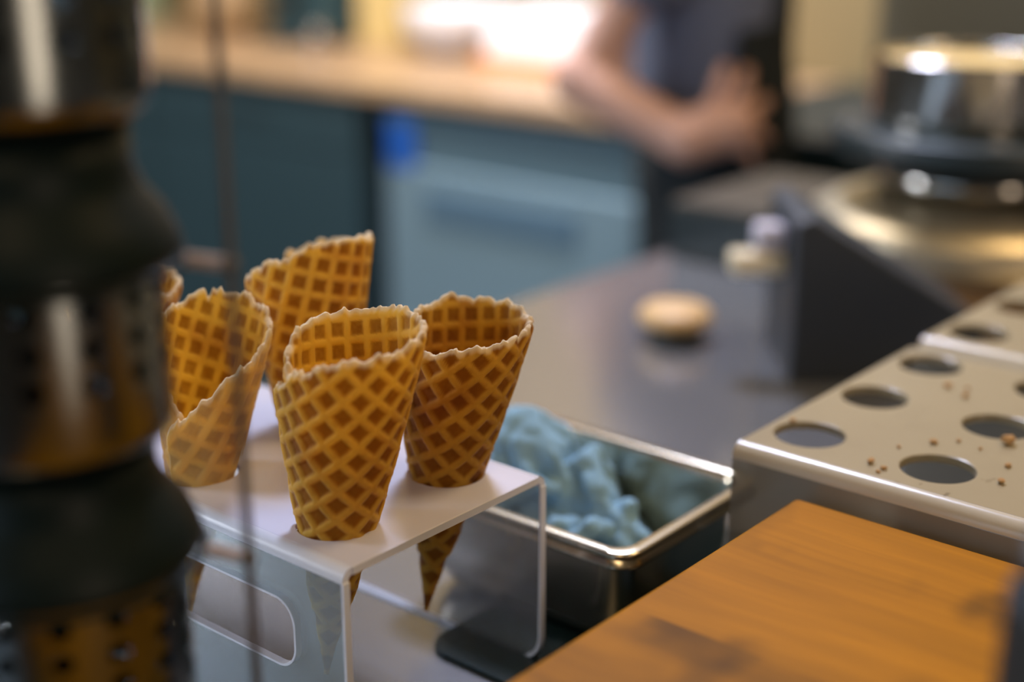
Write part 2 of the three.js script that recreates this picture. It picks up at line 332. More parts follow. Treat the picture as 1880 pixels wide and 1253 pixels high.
function bendStrip(x0, x1, yTop, zEdge, th, dir) {        // quarter round joining plate and panel; dir = +1: towards +z
  const R = th * 1.7, r = R - th, s = new THREE.Shape();
  s.absarc(0, 0, R, 0, Math.PI / 2, false); s.lineTo(0, r); if (r > 0) s.absarc(0, 0, r, Math.PI / 2, 0, true); s.lineTo(R, 0);
  const g = new THREE.ExtrudeGeometry(s, { depth: x1 - x0, bevelEnabled: false, curveSegments: 12 });   // profile x -> z, y -> y
  const p = g.attributes.position, n = g.attributes.normal;
  for (let i = 0; i < p.count; i++) { const a = p.getX(i), b = p.getY(i), c = p.getZ(i); p.setXYZ(i, x0 + c, yTop - R + b, zEdge + dir * (a - R)); const na = n.getX(i), nb = n.getY(i), nc = n.getZ(i); n.setXYZ(i, nc, nb, dir * na); }
  if (dir > 0) { const h = g.toNonIndexed(), q = h.attributes.position, m = h.attributes.normal; for (let i = 0; i < q.count; i += 3) for (const at of [q, m]) { const t = [at.getX(i + 1), at.getY(i + 1), at.getZ(i + 1)]; at.setXYZ(i + 1, at.getX(i + 2), at.getY(i + 2), at.getZ(i + 2)); at.setXYZ(i + 2, ...t); } return h; }
  return g;
}
{
  const t = thing('cone_rack', 'clear acrylic rack with bent sides holding the waffle cones', 'cone rack');
  const x0 = -0.80, x1 = -0.4545, zf = -0.416, zb = -0.570, yT = 0.987, th = 0.004, R = th * 1.7;
  const holes = []; for (const x of [-0.496, -0.602, -0.709]) for (const z of [-0.451, -0.536]) holes.push([x, z]);
  part('top_plate', rackTop(x0, x1, zb + R, zf - R, yT, th, holes, 0.0199), M.hazeTop, t, 'whitish translucent top with round holes');
  part('bend', bendStrip(x0, x1, yT, zf, th, 1), M.edge, t); part('bend', bendStrip(x0, x1, yT, zb, th, -1), M.edge, t);
  part('side_panel', sidePanel(x0, x1, Y0, yT - R, zf - th / 2, th, [0.014, 0.014, 0.0005, 0.0005], [-0.64, -0.4905, 0.9185, 0.9575, [0.014, 0.014, 0.014, 0.014]]), M.reflectionHaze, t, 'side with an oblong hand hole, reflection painted in as haze');
  part('side_panel', sidePanel(x0, x1, Y0, yT - R, zb + th / 2, th, [0.018, 0.018, 0.0005, 0.0005]), M.clear, t, 'clear side with rounded bottom corners');
  // polished sawn edges, their bright edge glow put in as pale colour
  const e = 0.0008;
  const frame = (zc, a, b, inset) => { const s = rrPath(THREE.Shape, ...a); s.holes.push(rrPath(THREE.Path, ...b)); const g = new THREE.ExtrudeGeometry(s, { depth: th + 0.0002, bevelEnabled: false, curveSegments: 16 }); return g.translate(0, 0, zc - th / 2 - 0.0001); };
  const outer = r => [[x0 - 0.0002, x1 + e, Y0, yT - R, [r, r, 0.0005, 0.0005]], [x0 + 0.0008, x1 - e, Y0 + 0.0012, yT - R - 0.0002, [r, r, 0.0005, 0.0005]]];
  part('edge_glow_strip', frame(zf - th / 2, ...outer(0.014)), M.edge, t); part('edge_glow_strip', frame(zb + th / 2, ...outer(0.018)), M.edge, t);
  part('edge_glow_strip', frame(zf - th / 2, [-0.6402, -0.4903, 0.9183, 0.9577, [0.0142, 0.0142, 0.0142, 0.0142]], [-0.639, -0.4915, 0.9195, 0.9565, [0.013, 0.013, 0.013, 0.013]]), M.edge, t);
  part('edge_glow_strip', box(x1, x1 + e, yT - th, yT, zb + R, zf - R), M.edge, t);
}
function perforatedRack(label, z0, z1, yT, rows) {
  const x0 = -0.398, x1 = 0.06, th = 0.005, R = th * 1.7, holes = [];
  for (const x of [-0.371, -0.291, -0.211, -0.131, -0.051, 0.029]) for (const z of rows) holes.push([x, z]);
  const t = thing('perforated_rack', label, 'cone rack', [0, 0, 0], 0, 'beige perforated racks');
  part('top_plate', rackTop(x0, x1, z0 + R, z1 - R, yT, th, holes, 0.0208), M.rackTop, t);
  part('bend', bendStrip(x0, x1, yT, z1, th, 1), M.rackEdge, t); part('bend', bendStrip(x0, x1, yT, z0, th, -1), M.rackEdge, t);
  part('side_panel', sidePanel(x0, x1, Y0, yT - R, z1 - th / 2, th, [0.006, 0.006, 0.0005, 0.0005]), M.rackSide, t, 'see-through smoky front side');
  part('side_panel', sidePanel(x0, x1, Y0, yT - R, z0 + th / 2, th, [0.006, 0.006, 0.0005, 0.0005]), M.rackSide, t);
}
perforatedRack('beige perforated rack with crumbs on it, just behind the wooden ledge', -0.917, -0.674, 0.987, [-0.716, -0.80, -0.882]);
perforatedRack('second beige perforated rack, standing behind the crumbed one at the right edge', -1.17, -0.9225, 0.990, [-0.963, -1.046, -1.128]);
{ // crumbs
  const r = rng(5), spots = [[-0.2753, -0.7762, 1.5], [-0.3233, -0.6988, 0.8], [-0.389, -0.7276, 0.7], [-0.3087, -0.7493, 0.8], [-0.3138, -0.6956, 0.6], [-0.3141, -0.6894, 0.5], [-0.3267, -0.8359, 0.8], [-0.3314, -0.8504, 0.6], [-0.256, -0.7186, 0.8], [-0.2621, -0.743, 0.7], [-0.3216, -0.7308, 0.5], [-0.2986, -0.7611, 0.5], [-0.2841, -0.758, 0.45], [-0.3428, -0.8462, 0.9]];      // x, z, size
  const crumbWords = ['largest brown crumb, near the right edge of the beige perforated rack', 'crumb between the two nearest holes, closest to the left one', 'crumb just above the leftmost hole of the perforated rack', 'crumb above the front right hole of the perforated rack', 'upper one of a pair of crumbs left of the front right hole', 'lower one of a pair of crumbs left of the front right hole', 'lower one of a pair of crumbs in front of the second perforated rack', 'upper one of a pair of crumbs in front of the second perforated rack', 'lowest crumb at the right border of the perforated rack', 'crumb below the largest brown crumb on the perforated rack', 'small crumb halfway between the middle hole and the front edge', 'speck-sized crumb left of the largest brown crumb', 'smallest crumb, right below the right-hand middle hole', 'flat crumb beside the farthest left hole of the perforated rack'];
  spots.forEach(([x, z, s], i) => {
    const g = new THREE.IcosahedronGeometry(0.0024 * s, 1), p = g.attributes.position;
    for (let k = 0; k < p.count; k++) { const f = 0.7 + 0.6 * vnoise(p.getX(k) * 900 + i * 9, p.getY(k) * 900, p.getZ(k) * 900); p.setXYZ(k, p.getX(k) * f * 1.3, p.getY(k) * f * 0.75, p.getZ(k) * f); }
    g.computeVertexNormals(); g.computeBoundingBox();
    one('crumb', g, M.crumb, crumbWords[i], 'crumb', [x, 0.987 - g.boundingBox.min.y, z], r() * 6, 'waffle crumbs on the perforated rack');
  });
}

// ───────────────────────── steel pan and cloth ─────────────────────────
{
  const cx = -0.498, cz = -0.661, w = 0.088, d = 0.0745, yR = 0.942, yB = Y0 + 0.004;
  const t = thing('steel_pan', 'small rectangular steel pan holding a crumpled blue cloth', 'pan', [cx, 0, cz]);
  const L = (k, r, y) => rrLoop(w - k, d - k, Math.max(0.004, r), y);
  part('basin', loft([L(0.004, 0.012, yR - 0.0035), L(0.001, 0.014, yR - 0.0042), L(0.0, 0.015, yR - 0.002), L(0.0015, 0.014, yR), L(0.0075, 0.012, yR), L(0.0095, 0.013, yR - 0.0015), L(0.0115, 0.015, yR - 0.007), L(0.0145, 0.018, yB + 0.012), L(0.018, 0.02, yB + 0.004), L(0.026, 0.02, yB + 0.0016),
    L(0.026, 0.02, yB), L(0.0165, 0.02, yB + 0.003), L(0.013, 0.018, yB + 0.012), L(0.0102, 0.015, yR - 0.008), L(0.0085, 0.013, yR - 0.003), L(0.004, 0.012, yR - 0.0035)].reverse(), false), M.panSteel, t);
  part('floor_plate', loft([L(0.026, 0.02, yB), L(0.026, 0.02, yB + 0.0016)].reverse(), true), M.panSteel, t);
  const lip = rrLoop(w + 0.0008, d + 0.0008, 0.0155, yR - 0.0085, 8);
  part('lower_lip', loft([rrLoop(w - 0.001, d - 0.001, 0.0145, yR - 0.0045), rrLoop(w + 0.0012, d + 0.0012, 0.0155, yR - 0.0075), rrLoop(w + 0.0012, d + 0.0012, 0.0155, yR - 0.009), rrLoop(w - 0.002, d - 0.002, 0.014, yR - 0.0098), rrLoop(w - 0.0075, d - 0.0075, 0.0125, yR - 0.0045)].reverse(), false), M.panSteel, t);
}
{ // crumpled cloth: folds running down a heap
  const r = rng(77), folds = [];
  const fold = (pts, ra, rb) => { for (let i = 0; i + 1 < pts.length; i++) folds.push([pts[i], pts[i + 1], lerp(ra, rb, i / (pts.length - 1)), lerp(ra, rb, (i + 1) / (pts.length - 1))]); };
  const P1 = [-0.058, 0.090, -0.018], P2 = [-0.016, 0.072, -0.026];
  for (let i = 0; i < 15; i++) {          // folds from the left summit to all sides
    const a = (i + 0.6 * r()) / 15 * 6.283, R = 0.035 + 0.02 * r(), c = Math.cos(a), q = Math.sin(a), t = (r() - 0.5) * 0.9, y = P1[1] - 0.012 * r();
    fold([[P1[0] + 0.006 * c, y, P1[2] + 0.006 * q], [P1[0] + 0.5 * R * Math.cos(a + t * 0.4), y * 0.86, P1[2] + 0.5 * R * Math.sin(a + t * 0.4)], [P1[0] + 0.85 * R * Math.cos(a + t), y * 0.5, P1[2] + 0.85 * R * Math.sin(a + t)], [P1[0] + R * Math.cos(a + t * 1.3), 0.010, P1[2] + R * Math.sin(a + t * 1.3)]], 0.0075 + 0.003 * r(), 0.0095 + 0.004 * r());
  }
  for (let i = 0; i < 11; i++) {          // folds from the right summit, running down towards the free corner of the pan
    const a = -1.5 + (i + 0.5 * r()) / 11 * 3.7, c = Math.cos(a), q = Math.sin(a), R = (0.048 + 0.022 * r()) * (q < 0.35 ? 0.62 : 1), t = (r() - 0.5) * 0.5, y = P2[1] - 0.016 * r();
    fold([[P2[0] + 0.005 * c, y, P2[2] + 0.005 * q], [P2[0] + 0.35 * R * c, y * 0.80, P2[2] + 0.35 * R * q], [P2[0] + 0.7 * R * Math.cos(a + t), y * 0.36, P2[2] + 0.7 * R * Math.sin(a + t)], [P2[0] + R * 1.1 * Math.cos(a + t), 0.008, P2[2] + R * 1.1 * Math.sin(a + t)]], 0.006 + 0.0025 * r(), 0.008 + 0.004 * r());
  }
  for (let i = 0; i < 9; i++) {           // loose folds lying across
    const x = -0.07 + 0.10 * r(), z = -0.04 + 0.075 * r(), y = 0.03 + 0.045 * r() * (x < -0.02 ? 1 : 0.3), a = r() * 3.14, L = 0.018 + 0.02 * r();
    fold([[x - L * Math.cos(a), y - 0.008, z - L * Math.sin(a)], [x, y + 0.006, z], [x + L * Math.cos(a + 0.5), y - 0.010, z + L * Math.sin(a + 0.5)]], 0.008, 0.0065);
  }
  const f = p0 => {
    const q = [p0[0] + 0.010 * (fbm(p0[0] * 60, p0[1] * 60, p0[2] * 60, 2) - 0.5), p0[1], p0[2] + 0.010 * (fbm(p0[0] * 60 + 7, p0[1] * 60, p0[2] * 60, 2) - 0.5)];
    let d = smin(ell(q, [-0.055, 0.02, -0.016], [0.030, 0.066, 0.036]), ell(q, [-0.010, 0.008, 0.004], [0.040, 0.028, 0.038]), 0.02);
    for (const [a, b, ra, rb] of folds) d = smin(d, cap(q, a, b, ra * 0.9, rb * 0.9), 0.003);
    d += 0.0016 * (fbm(p0[0] * 160, p0[1] * 160, p0[2] * 160, 2) - 0.5);
    const k = p0[1] < 0.072 ? 0 : (p0[1] - 0.072) * 0.6;
    d = Math.max(d, Math.abs(p0[0]) - 0.0715 - k, Math.abs(p0[2]) - 0.0575 - k, 0.0008 - p0[1]);
    return d;
  };
  one('cloth', field(f, [-0.10, -0.006, -0.085], [0.10, 0.125, 0.085], 110), M.cloth, 'crumpled light blue cleaning cloth heaped in the steel pan', 'cloth', [-0.498, Y0 + 0.006, -0.661]);
}

// ───────────────────────── perforated cylinders on a wire stand ─────────────────────────
const AX = -0.455, AZ = -0.270, CR = 0.0485;
function perforated(y0, y1, cols, rows, hr, phase) {        // holes through a rolled sheet
  const out = [], K = 16, t = 0.0012;
  const pos = [], nor = [], uv = [], idx = [];
  const put = (a, y, R, s) => { pos.push(R * Math.cos(a), y, R * Math.sin(a)); nor.push(s * Math.cos(a), 0, s * Math.sin(a)); uv.push(a * CR, y); return pos.length / 3 - 1; };
  const da = 2 * Math.PI / cols, dy = (y1 - y0) / rows;
  for (let c = 0; c < cols; c++) for (let r = 0; r < rows; r++) {
    const ca = phase + c * da, cy = y0 + (r + 0.5) * dy;
    for (const [R, s] of [[CR, 1], [CR - t, -1]]) {
      const A = [], B = [];
      for (let k = 0; k < K; k++) {
        const th = 2 * Math.PI * (k + 0.5) / K - Math.PI / 4, cs = Math.cos(th), sn = Math.sin(th), m = 1 / Math.max(Math.abs(cs), Math.abs(sn));
        // snap the ring of boundary points to evenly spaced places on the cell's border so that neighbours meet
        const side = Math.floor(k / 4), q = (k % 4) / 4 * 2 - 1; const bx = [1, -q, -1, q][side], by = [q, 1, -q, -1][side];
        A.push(put(ca + bx * da / 2, cy + by * dy / 2, R, s));
        const ht = Math.atan2(by, bx); B.push(put(ca + hr * Math.cos(ht) / CR, cy + hr * Math.sin(ht), R, s));
      }
      for (let k = 0; k < K; k++) { const l = (k + 1) % K; s > 0 ? idx.push(A[k], B[k], A[l], A[l], B[k], B[l]) : idx.push(A[k], A[l], B[k], A[l], B[l], B[k]); }
    }
    const o = [], q = []; for (let k = 0; k < K; k++) { const th = 2 * Math.PI * k / K, a = ca + hr * Math.cos(th) / CR, y = cy + hr * Math.sin(th); for (const [R, arr] of [[CR, o], [CR - t, q]]) { pos.push(R * Math.cos(a), y, R * Math.sin(a)); nor.push(Math.cos(th) * Math.sin(a), -Math.sin(th), -Math.cos(th) * Math.cos(a)); uv.push(0, 0); arr.push(pos.length / 3 - 1); } }
    for (let k = 0; k < K; k++) { const l = (k + 1) % K; idx.push(o[k], q[k], o[l], o[l], q[k], q[l]); }
  }
  const g = new THREE.BufferGeometry(); g.setAttribute('position', new THREE.Float32BufferAttribute(pos, 3)); g.setAttribute('normal', new THREE.Float32BufferAttribute(nor, 3)); g.setAttribute('uv', new THREE.Float32BufferAttribute(uv, 2)); g.setIndex(idx);
  return g;
}
const cylSpecs = [[1.300, 1.2205, 'topmost of the three perforated steel cylinders in the left foreground'], [1.170, 1.1005, 'middle one of the three perforated steel cylinders in the left foreground'], [1.0535, 0.975, 'lowest of the three perforated steel cylinders in the left foreground']];
for (const [yl, yb, label] of cylSpecs) {
  const t = thing('perforated_cylinder', label, 'container', [AX, yb, AZ], 0, 'perforated steel cylinders on the wire stand');
  const h = yl - yb, w = CR - 0.0012, top = h - 0.003, rows = Math.floor((top - 0.014) / 0.0132), bot = top - rows * 0.0132;
  part('perforated_wall', [perforated(bot, top, 15, rows, 0.0041, 9.5 * D2R), lathe([[CR, top], [CR, h], [w, h], [w, top]]), lathe([[w, bot], [w, 0.009], [w - 0.004, 0.0025], [w - 0.009, 0.0012], [0, 0.0012]]), lathe([[0, 0], [CR - 0.009, 0], [CR - 0.004, 0.0015], [CR - 0.001, 0.005], [CR, 0.010], [CR, bot]])], M.cylinder, t);
  const H = yl > 1.29 ? 0.06 : yl > 1.1 ? 0.0502 : 0.0465;
  part('lid', lathe([[w - 0.002, h - 0.006], [w - 0.002, h], [CR + 0.0055, h + 0.0002], [CR + 0.0068, h + 0.0025], [CR + 0.0060, h + 0.007], [CR + 0.002, h + 0.016], [CR - 0.005, h + 0.0245], [CR - 0.0085, h + 0.033], [CR - 0.0085, h + H], [0, h + H]]), M.lid, t, 'dark domed lid');
}
{
  const t = thing('wire_stand', 'dark wire stand with upright rods holding the stacked perforated cylinders', 'stand', [AX, 0, AZ]);
  const P = [0.059, -0.045], bR = 0.086, R = [0.766, -0.643], B = [-0.643, -0.766];
  part('base', lathe([[0, Y0], [bR - 0.002, Y0], [bR, Y0 + 0.002], [bR, Y0 + 0.006], [bR - 0.002, Y0 + 0.008], [0, Y0 + 0.008]]), M.darkMetal, t);
  part('pedestal', lathe([[0, Y0 + 0.0081], [0.03, Y0 + 0.0081], [0.022, Y0 + 0.02], [0.022, 0.955], [0.042, 0.970], [0.042, 0.9745], [0, 0.9745]]), M.darkMetal, t);
  part('rod', rod([P[0], Y0 + 0.006, P[1]], [P[0], 1.42, P[1]], 0.0019), M.wire, t);
  part('rod', rod([-P[0], Y0 + 0.006, -P[1] * 0.9], [-P[0], 1.42, -P[1] * 0.9], 0.0019), M.wire, t);
  const at = (r, b, y) => [R[0] * r + B[0] * b, y, R[1] * r + B[1] * b];
  for (const [yl] of cylSpecs) {
    const ring = new THREE.TorusGeometry(CR + 0.0072, 0.0016, 10, 96); ring.rotateX(Math.PI / 2); ring.translate(0, yl - 0.0018, 0);
    part('ring', ring, M.lid, t);
    part('strut', rod(at(0.0572, 0.004, yl - 0.0018), [P[0], yl - 0.0018, P[1]], 0.0026), M.strut, t, 'bright short strut');
    part('weld', new THREE.SphereGeometry(0.0034, 14, 10).translate(P[0], yl - 0.0018, P[1]), M.wire, t);
  }
}
{ // dark thing cut by the right border
  const t = thing('dark_canister', 'dark canister cut off by the right border above the wooden ledge', 'canister', [-0.1005, 0.971, -0.4125]);
  part('body', lathe([[0, 0], [0.037, 0], [0.039, 0.003], [0.039, 0.120], [0.036, 0.126], [0, 0.126]]), M.matBlack, t);
  part('lid', lathe([[0, 0.1265], [0.034, 0.1265], [0.035, 0.129], [0.035, 0.137], [0.033, 0.140], [0, 0.140]]), M.black, t);
}

// ───────────────────────── waffle machine and its neighbours ─────────────────────────
const CAMTURN = 40 * D2R;
{
  const c = [-0.60, -1.50];
  const t = thing('waffle_baker', 'round waffle baker with stacked plates and a bright steel ring at right', 'waffle maker', [c[0], Y0, c[1]]);
  part('foot', lathe([[0, 0], [0.135, 0], [0.14, 0.004], [0.135, 0.030], [0.12, 0.036], [0, 0.036]]), M.brown, t);
  part('lower_shell', lathe([[0, 0.037], [0.14, 0.037], [0.168, 0.050], [0.176, 0.070], [0.172, 0.084], [0.150, 0.097], [0.11, 0.104], [0, 0.104]], 72), std([0.60, 0.52, 0.36], 0.38, 0.75), t, 'rounded pale steel lower shell');
  part('neck', lathe([[0, 0.105], [0.105, 0.105], [0.105, 0.150], [0, 0.150]]), M.polished, t);
  part('hot_plate', lathe([[0, 0.151], [0.150, 0.151], [0.157, 0.156], [0.157, 0.176], [0.150, 0.181], [0, 0.181]], 72), M.black, t, 'wide black plate');
  for (const a of [0.5, 2.4, 4.2]) part('bolt', rod([0.145 * Math.cos(a), 0.175, 0.145 * Math.sin(a)], [0.145 * Math.cos(a), 0.188, 0.145 * Math.sin(a)], 0.006), M.steel, t);
}
{ // pot on the plate
  const t = thing('steel_pot', 'shiny steel pot standing on the black plate of the waffle baker', 'pot', [-0.615, Y0 + 0.1815, -1.495]);
  part('body', lathe([[0, 0], [0.098, 0], [0.103, 0.004], [0.103, 0.068], [0.106, 0.071], [0.1055, 0.073], [0.101, 0.071], [0.101, 0.005], [0.097, 0.0025], [0, 0.0025]], 72), M.polished, t);
  part('top_reflection', lathe([[0, 0.0635], [0.07, 0.0635], [0.1008, 0.0632], [0.1008, 0.060], [0, 0.060]].reverse(), 64), M.kraft, t, 'tan disc painted in for the warm reflection on the pot top');  // tan disc put in for the warm reflection of the drum top
}
{ // sloping dark housing in front of it
  const s = new THREE.Shape([[0, 0], [0.165, 0], [0.165, 0.050], [0.010, 0.146], [0, 0.142]].map(p => new THREE.Vector2(...p)));
  const g = new THREE.ExtrudeGeometry(s, { depth: 0.13, bevelEnabled: true, bevelSize: 0.003, bevelThickness: 0.003, bevelSegments: 2 }); g.translate(0, 0.003, -0.133);
  const t = thing('sloping_housing', 'dark wedge-shaped housing with sloping top in front of the waffle baker', 'machine', [-0.585, Y0, -1.088], CAMTURN);
  part('wedge_body', g, std([0.022, 0.028, 0.036], 0.5), t);
  const h = new RoundedBoxGeometry(0.05, 0.02, 0.03, 3, 0.006); h.translate(-0.0285, 0.100, -0.05); part('handle', h, M.cream, t, 'pale cream handle block');
  const k = new RoundedBoxGeometry(0.028, 0.024, 0.028, 3, 0.006); k.translate(-0.0175, 0.1225, -0.055); part('switch_block', k, M.lavender, t, 'pale grey block on the handle');
}
{ // tray
  const t = thing('dark_tray', 'low dark box with brown top between the worker and the counter', 'box', [-0.85, Y0, -1.50]);
  part('body', box(-0.08, 0.06, 0, 0.062, -0.14, 0.10, 0.004), M.black, t);
  part('top', box(-0.078, 0.058, 0.0622, 0.068, -0.138, 0.098, 0.002), std([0.05, 0.036, 0.016], 0.6), t);
}
{
  const t = thing('wooden_disc', 'round light wooden knob, a disc over a dark foot put in for its shadow, left of the dark wedge', 'disc', [-0.742, Y0, -1.135]);
  part('base', lathe([[0, 0], [0.024, 0], [0.026, 0.003], [0.024, 0.012], [0, 0.012]]), M.black, t);  // black foot put in for the dark shadow beneath the wooden knob
  part('grip', lathe([[0, 0.0122], [0.026, 0.0122], [0.036, 0.017], [0.037, 0.024], [0.031, 0.031], [0.016, 0.034], [0, 0.034]]), M.knob, t);
}
// ───────────────────────── back counter ─────────────────────────
const BY = 0.90, BZ = -2.07;
{
  const t = thing('back_counter', 'back counter with pale wooden worktop and dark teal fronts', 'counter');
  part('worktop', box(-4.38, -1.39, BY - 0.03, BY, RZ0 + 0.005, BZ, 0.003), M.beech, t, 'pale warm wooden worktop');
  part('worktop', box(-1.389, 0.6, BY - 0.03, BY, RZ0 + 0.005, BZ, 0.003), M.black, t, 'black worktop right of the worker');
  part('carcass', box(-4.38, -2.14, 0.08, BY - 0.031, RZ0 + 0.01, BZ - 0.03), M.darkTeal, t);
  part('carcass', box(-1.36, 0.6, 0.08, BY - 0.031, RZ0 + 0.01, BZ - 0.03), M.darkTeal, t);
  for (const [a, b] of [[-4.36, -3.63], [-3.62, -2.89], [-2.88, -2.165]]) {
    const d = part('drawer', box(a, b, 0.74, BY - 0.045, BZ - 0.029, BZ - 0.010, 0.003), M.teal, t); part('door', box(a, b, 0.10, 0.735, BZ - 0.029, BZ - 0.010, 0.003), M.teal, t);
    part('handle', rod([(a + b) / 2 - 0.08, 0.80, BZ - 0.0085], [(a + b) / 2 + 0.08, 0.80, BZ - 0.0085], 0.003), M.darkMetal, d);
  }
  for (const [a, b] of [[-1.35, -0.71], [-0.70, -0.05]]) part('door', box(a, b, 0.10, BY - 0.045, BZ - 0.029, BZ - 0.010, 0.003), M.teal, t);
}
{
  const x0 = -2.085, x1 = -1.44;
  const t = thing('undercounter_fridge', 'blue-grey steel fridge built in under the back worktop', 'fridge');
  part('cabinet', box(x0, x1, 0.06, BY - 0.04, RZ0 + 0.02, BZ - 0.05), M.fridgeDark, t);
  part('top_panel', box(x0, x1, 0.815, BY - 0.042, BZ - 0.049, BZ - 0.006, 0.004), M.fridgeDark, t, 'darker panel above the door');
  const d = part('door', box(x0 + 0.004, x1 - 0.004, 0.10, 0.745, BZ - 0.049, BZ - 0.002, 0.006), M.fridge, t, 'brushed blue-grey door');
  part('grip_strip', box(x0 + 0.004, x1 - 0.004, 0.748, 0.812, BZ - 0.049, BZ - 0.012, 0.004), std([0.11, 0.18, 0.21], 0.4, 0.2), t);
  part('handle_shadow_gap', box(x0 + 0.12, x1 - 0.14, 0.64, 0.70, BZ - 0.0019, BZ + 0.004, 0.002), std([0.10, 0.175, 0.23], 0.45, 0.2), d).name = 'shadow_gap_strip';  // raised strip coloured dark to draw the shadow gap at the handle
  part('sticker', box(x0 + 0.015, x0 + 0.085, 0.735, 0.83, BZ - 0.0115, BZ - 0.0002, 0.0005), M.blue, t, 'bright blue sticker');
}
{ // things on the back worktop
  let t = thing('storage_jar', 'greenish storage jar at the far left end of the back worktop', 'jar', [-3.62, BY, -2.62]);
  part('body', lathe([[0, 0], [0.06, 0], [0.066, 0.006], [0.066, 0.15], [0.05, 0.175], [0.05, 0.19], [0, 0.19]]), M.greenGlass, t); part('lid', lathe([[0, 0.1905], [0.055, 0.1905], [0.055, 0.215], [0, 0.215]]), M.brown, t);
  t = thing('brown_crock', 'rounded brown crock left of the dark grinder on the back worktop', 'crock', [-3.10, BY, -2.50]);
  part('body', lathe([[0, 0], [0.06, 0], [0.09, 0.04], [0.10, 0.09], [0.085, 0.15], [0.07, 0.17], [0.062, 0.17], [0.062, 0.165], [0.0, 0.16]]), std([0.34, 0.21, 0.09], 0.5), t);
  part('rim', new THREE.TorusGeometry(0.067, 0.006, 10, 40).rotateX(Math.PI / 2).translate(0, 0.17, 0), M.brown, t);
  t = thing('coffee_grinder', 'dark teal grinder standing on the back worktop', 'grinder', [-2.80, BY, -2.585]);
  part('body', box(-0.11, 0.11, 0, 0.24, -0.10, 0.10, 0.02), std([0.02, 0.05, 0.055], 0.35), t); part('hopper', lathe([[0.05, 0.241], [0.11, 0.36], [0.105, 0.36], [0.045, 0.241]]), M.greenGlass, t); part('spout', box(-0.03, 0.03, 0.10, 0.14, 0.1005, 0.15, 0.008), M.darkMetal, t); part('drip_tray', box(-0.08, 0.08, 0.0, 0.012, 0.1005, 0.19, 0.004), M.steel, t);
  t = thing('kraft_box', 'tall tan cardboard box on the back worktop', 'box', [-2.585, BY, -2.63]);
  part('carton', box(-0.07, 0.07, 0, 0.26, -0.07, 0.07, 0.003), M.kraft, t); part('flap', box(-0.07, 0.07, 0.2605, 0.263, -0.07, 0.02), M.kraft, t);
  t = thing('steel_caddy', 'small bright steel caddy in front of the dark grinder', 'container', [-2.50, BY, -2.28]);
  part('body', lathe([[0, 0], [0.022, 0], [0.024, 0.003], [0.024, 0.055], [0.022, 0.055], [0.022, 0.004], [0, 0.004]]), M.polished, t); part('lid', lathe([[0, 0.0555], [0.025, 0.0555], [0.022, 0.065], [0.008, 0.07], [0.006, 0.078], [0, 0.08]]), M.polished, t);
  t = thing('white_bowl', 'white bowl with a blue-grey foot on the back worktop', 'bowl', [-2.335, BY, -2.57]);
  part('foot', lathe([[0, 0], [0.06, 0], [0.075, 0.022], [0, 0.022]]), M.lavender, t); part('body', lathe([[0, 0.0225], [0.07, 0.0225], [0.115, 0.05], [0.125, 0.11], [0.121, 0.11], [0.11, 0.055], [0.065, 0.03], [0, 0.03]]), M.white, t);
  t = thing('orange_tray', 'orange tray under the stack of white paper on the back worktop', 'tray', [-2.00, BY, -2.565], 0.0);
  part('base', box(-0.15, 0.15, 0, 0.006, -0.13, 0.13, 0.002), M.orange, t);
  for (const [a, b, c, d] of [[-0.15, -0.142, -0.13, 0.13], [0.142, 0.15, -0.13, 0.13], [-0.1415, 0.1415, -0.13, -0.122], [-0.1415, 0.1415, 0.122, 0.13]]) part('rim', box(a, b, 0.0062, 0.024, c, d, 0.002), M.orange, t);
  t = thing('paper_stack', 'tall stack of bright white paper lying in the orange tray', 'paper', [-2.00, BY + 0.007, -2.565], 0.0);
  part('sheets', box(-0.135, 0.135, 0, 0.115, -0.115, 0.115, 0.004), M.white, t); part('top_sheet', box(-0.13, 0.13, 0.1155, 0.117, -0.112, 0.112), M.white, t);
  t = thing('white_cup', 'white cup seen between the arm and body of the worker', 'cup', [-1.742, BY, -2.40]);
  part('body', lathe([[0, 0], [0.034, 0], [0.048, 0.014], [0.054, 0.100], [0.051, 0.100], [0.044, 0.016], [0, 0.012]]), M.white, t); part('handle', new THREE.TorusGeometry(0.024, 0.005, 10, 30, Math.PI).rotateZ(-Math.PI / 2).translate(0.049, 0.045, 0), M.white, t);
}
{ // dark appliance and shelf at the right end of the back counter
  let t = thing('dark_oven', 'large dark appliance against the wall in the upper right corner', 'oven', [-0.80, BY, -2.475]);
  part('body', box(-0.36, 0.9, 0, 0.55, -0.24, 0.10, 0.01), std([0.075, 0.062, 0.028], 0.7), t); part('door', box(-0.34, 0.30, 0.03, 0.50, 0.1005, 0.115, 0.004), std([0.045, 0.038, 0.018], 0.6), t); part('handle', rod([-0.28, 0.45, 0.135], [0.26, 0.45, 0.135], 0.008), M.steelDark, t);
  t = thing('steel_dish', 'shallow shiny dish behind the steel pot at the upper right', 'dish', [-0.60, BY + 0.0, -2.20]);
  part('stand', lathe([[0, 0], [0.06, 0], [0.06, 0.01], [0.02, 0.02], [0.02, 0.10], [0, 0.10]]), M.darkMetal, t); part('body', lathe([[0, 0.1005], [0.05, 0.1005], [0.12, 0.125], [0.125, 0.14], [0.12, 0.14], [0.10, 0.128], [0, 0.11]]), std([0.6, 0.48, 0.26], 0.3, 0.8), t);
}

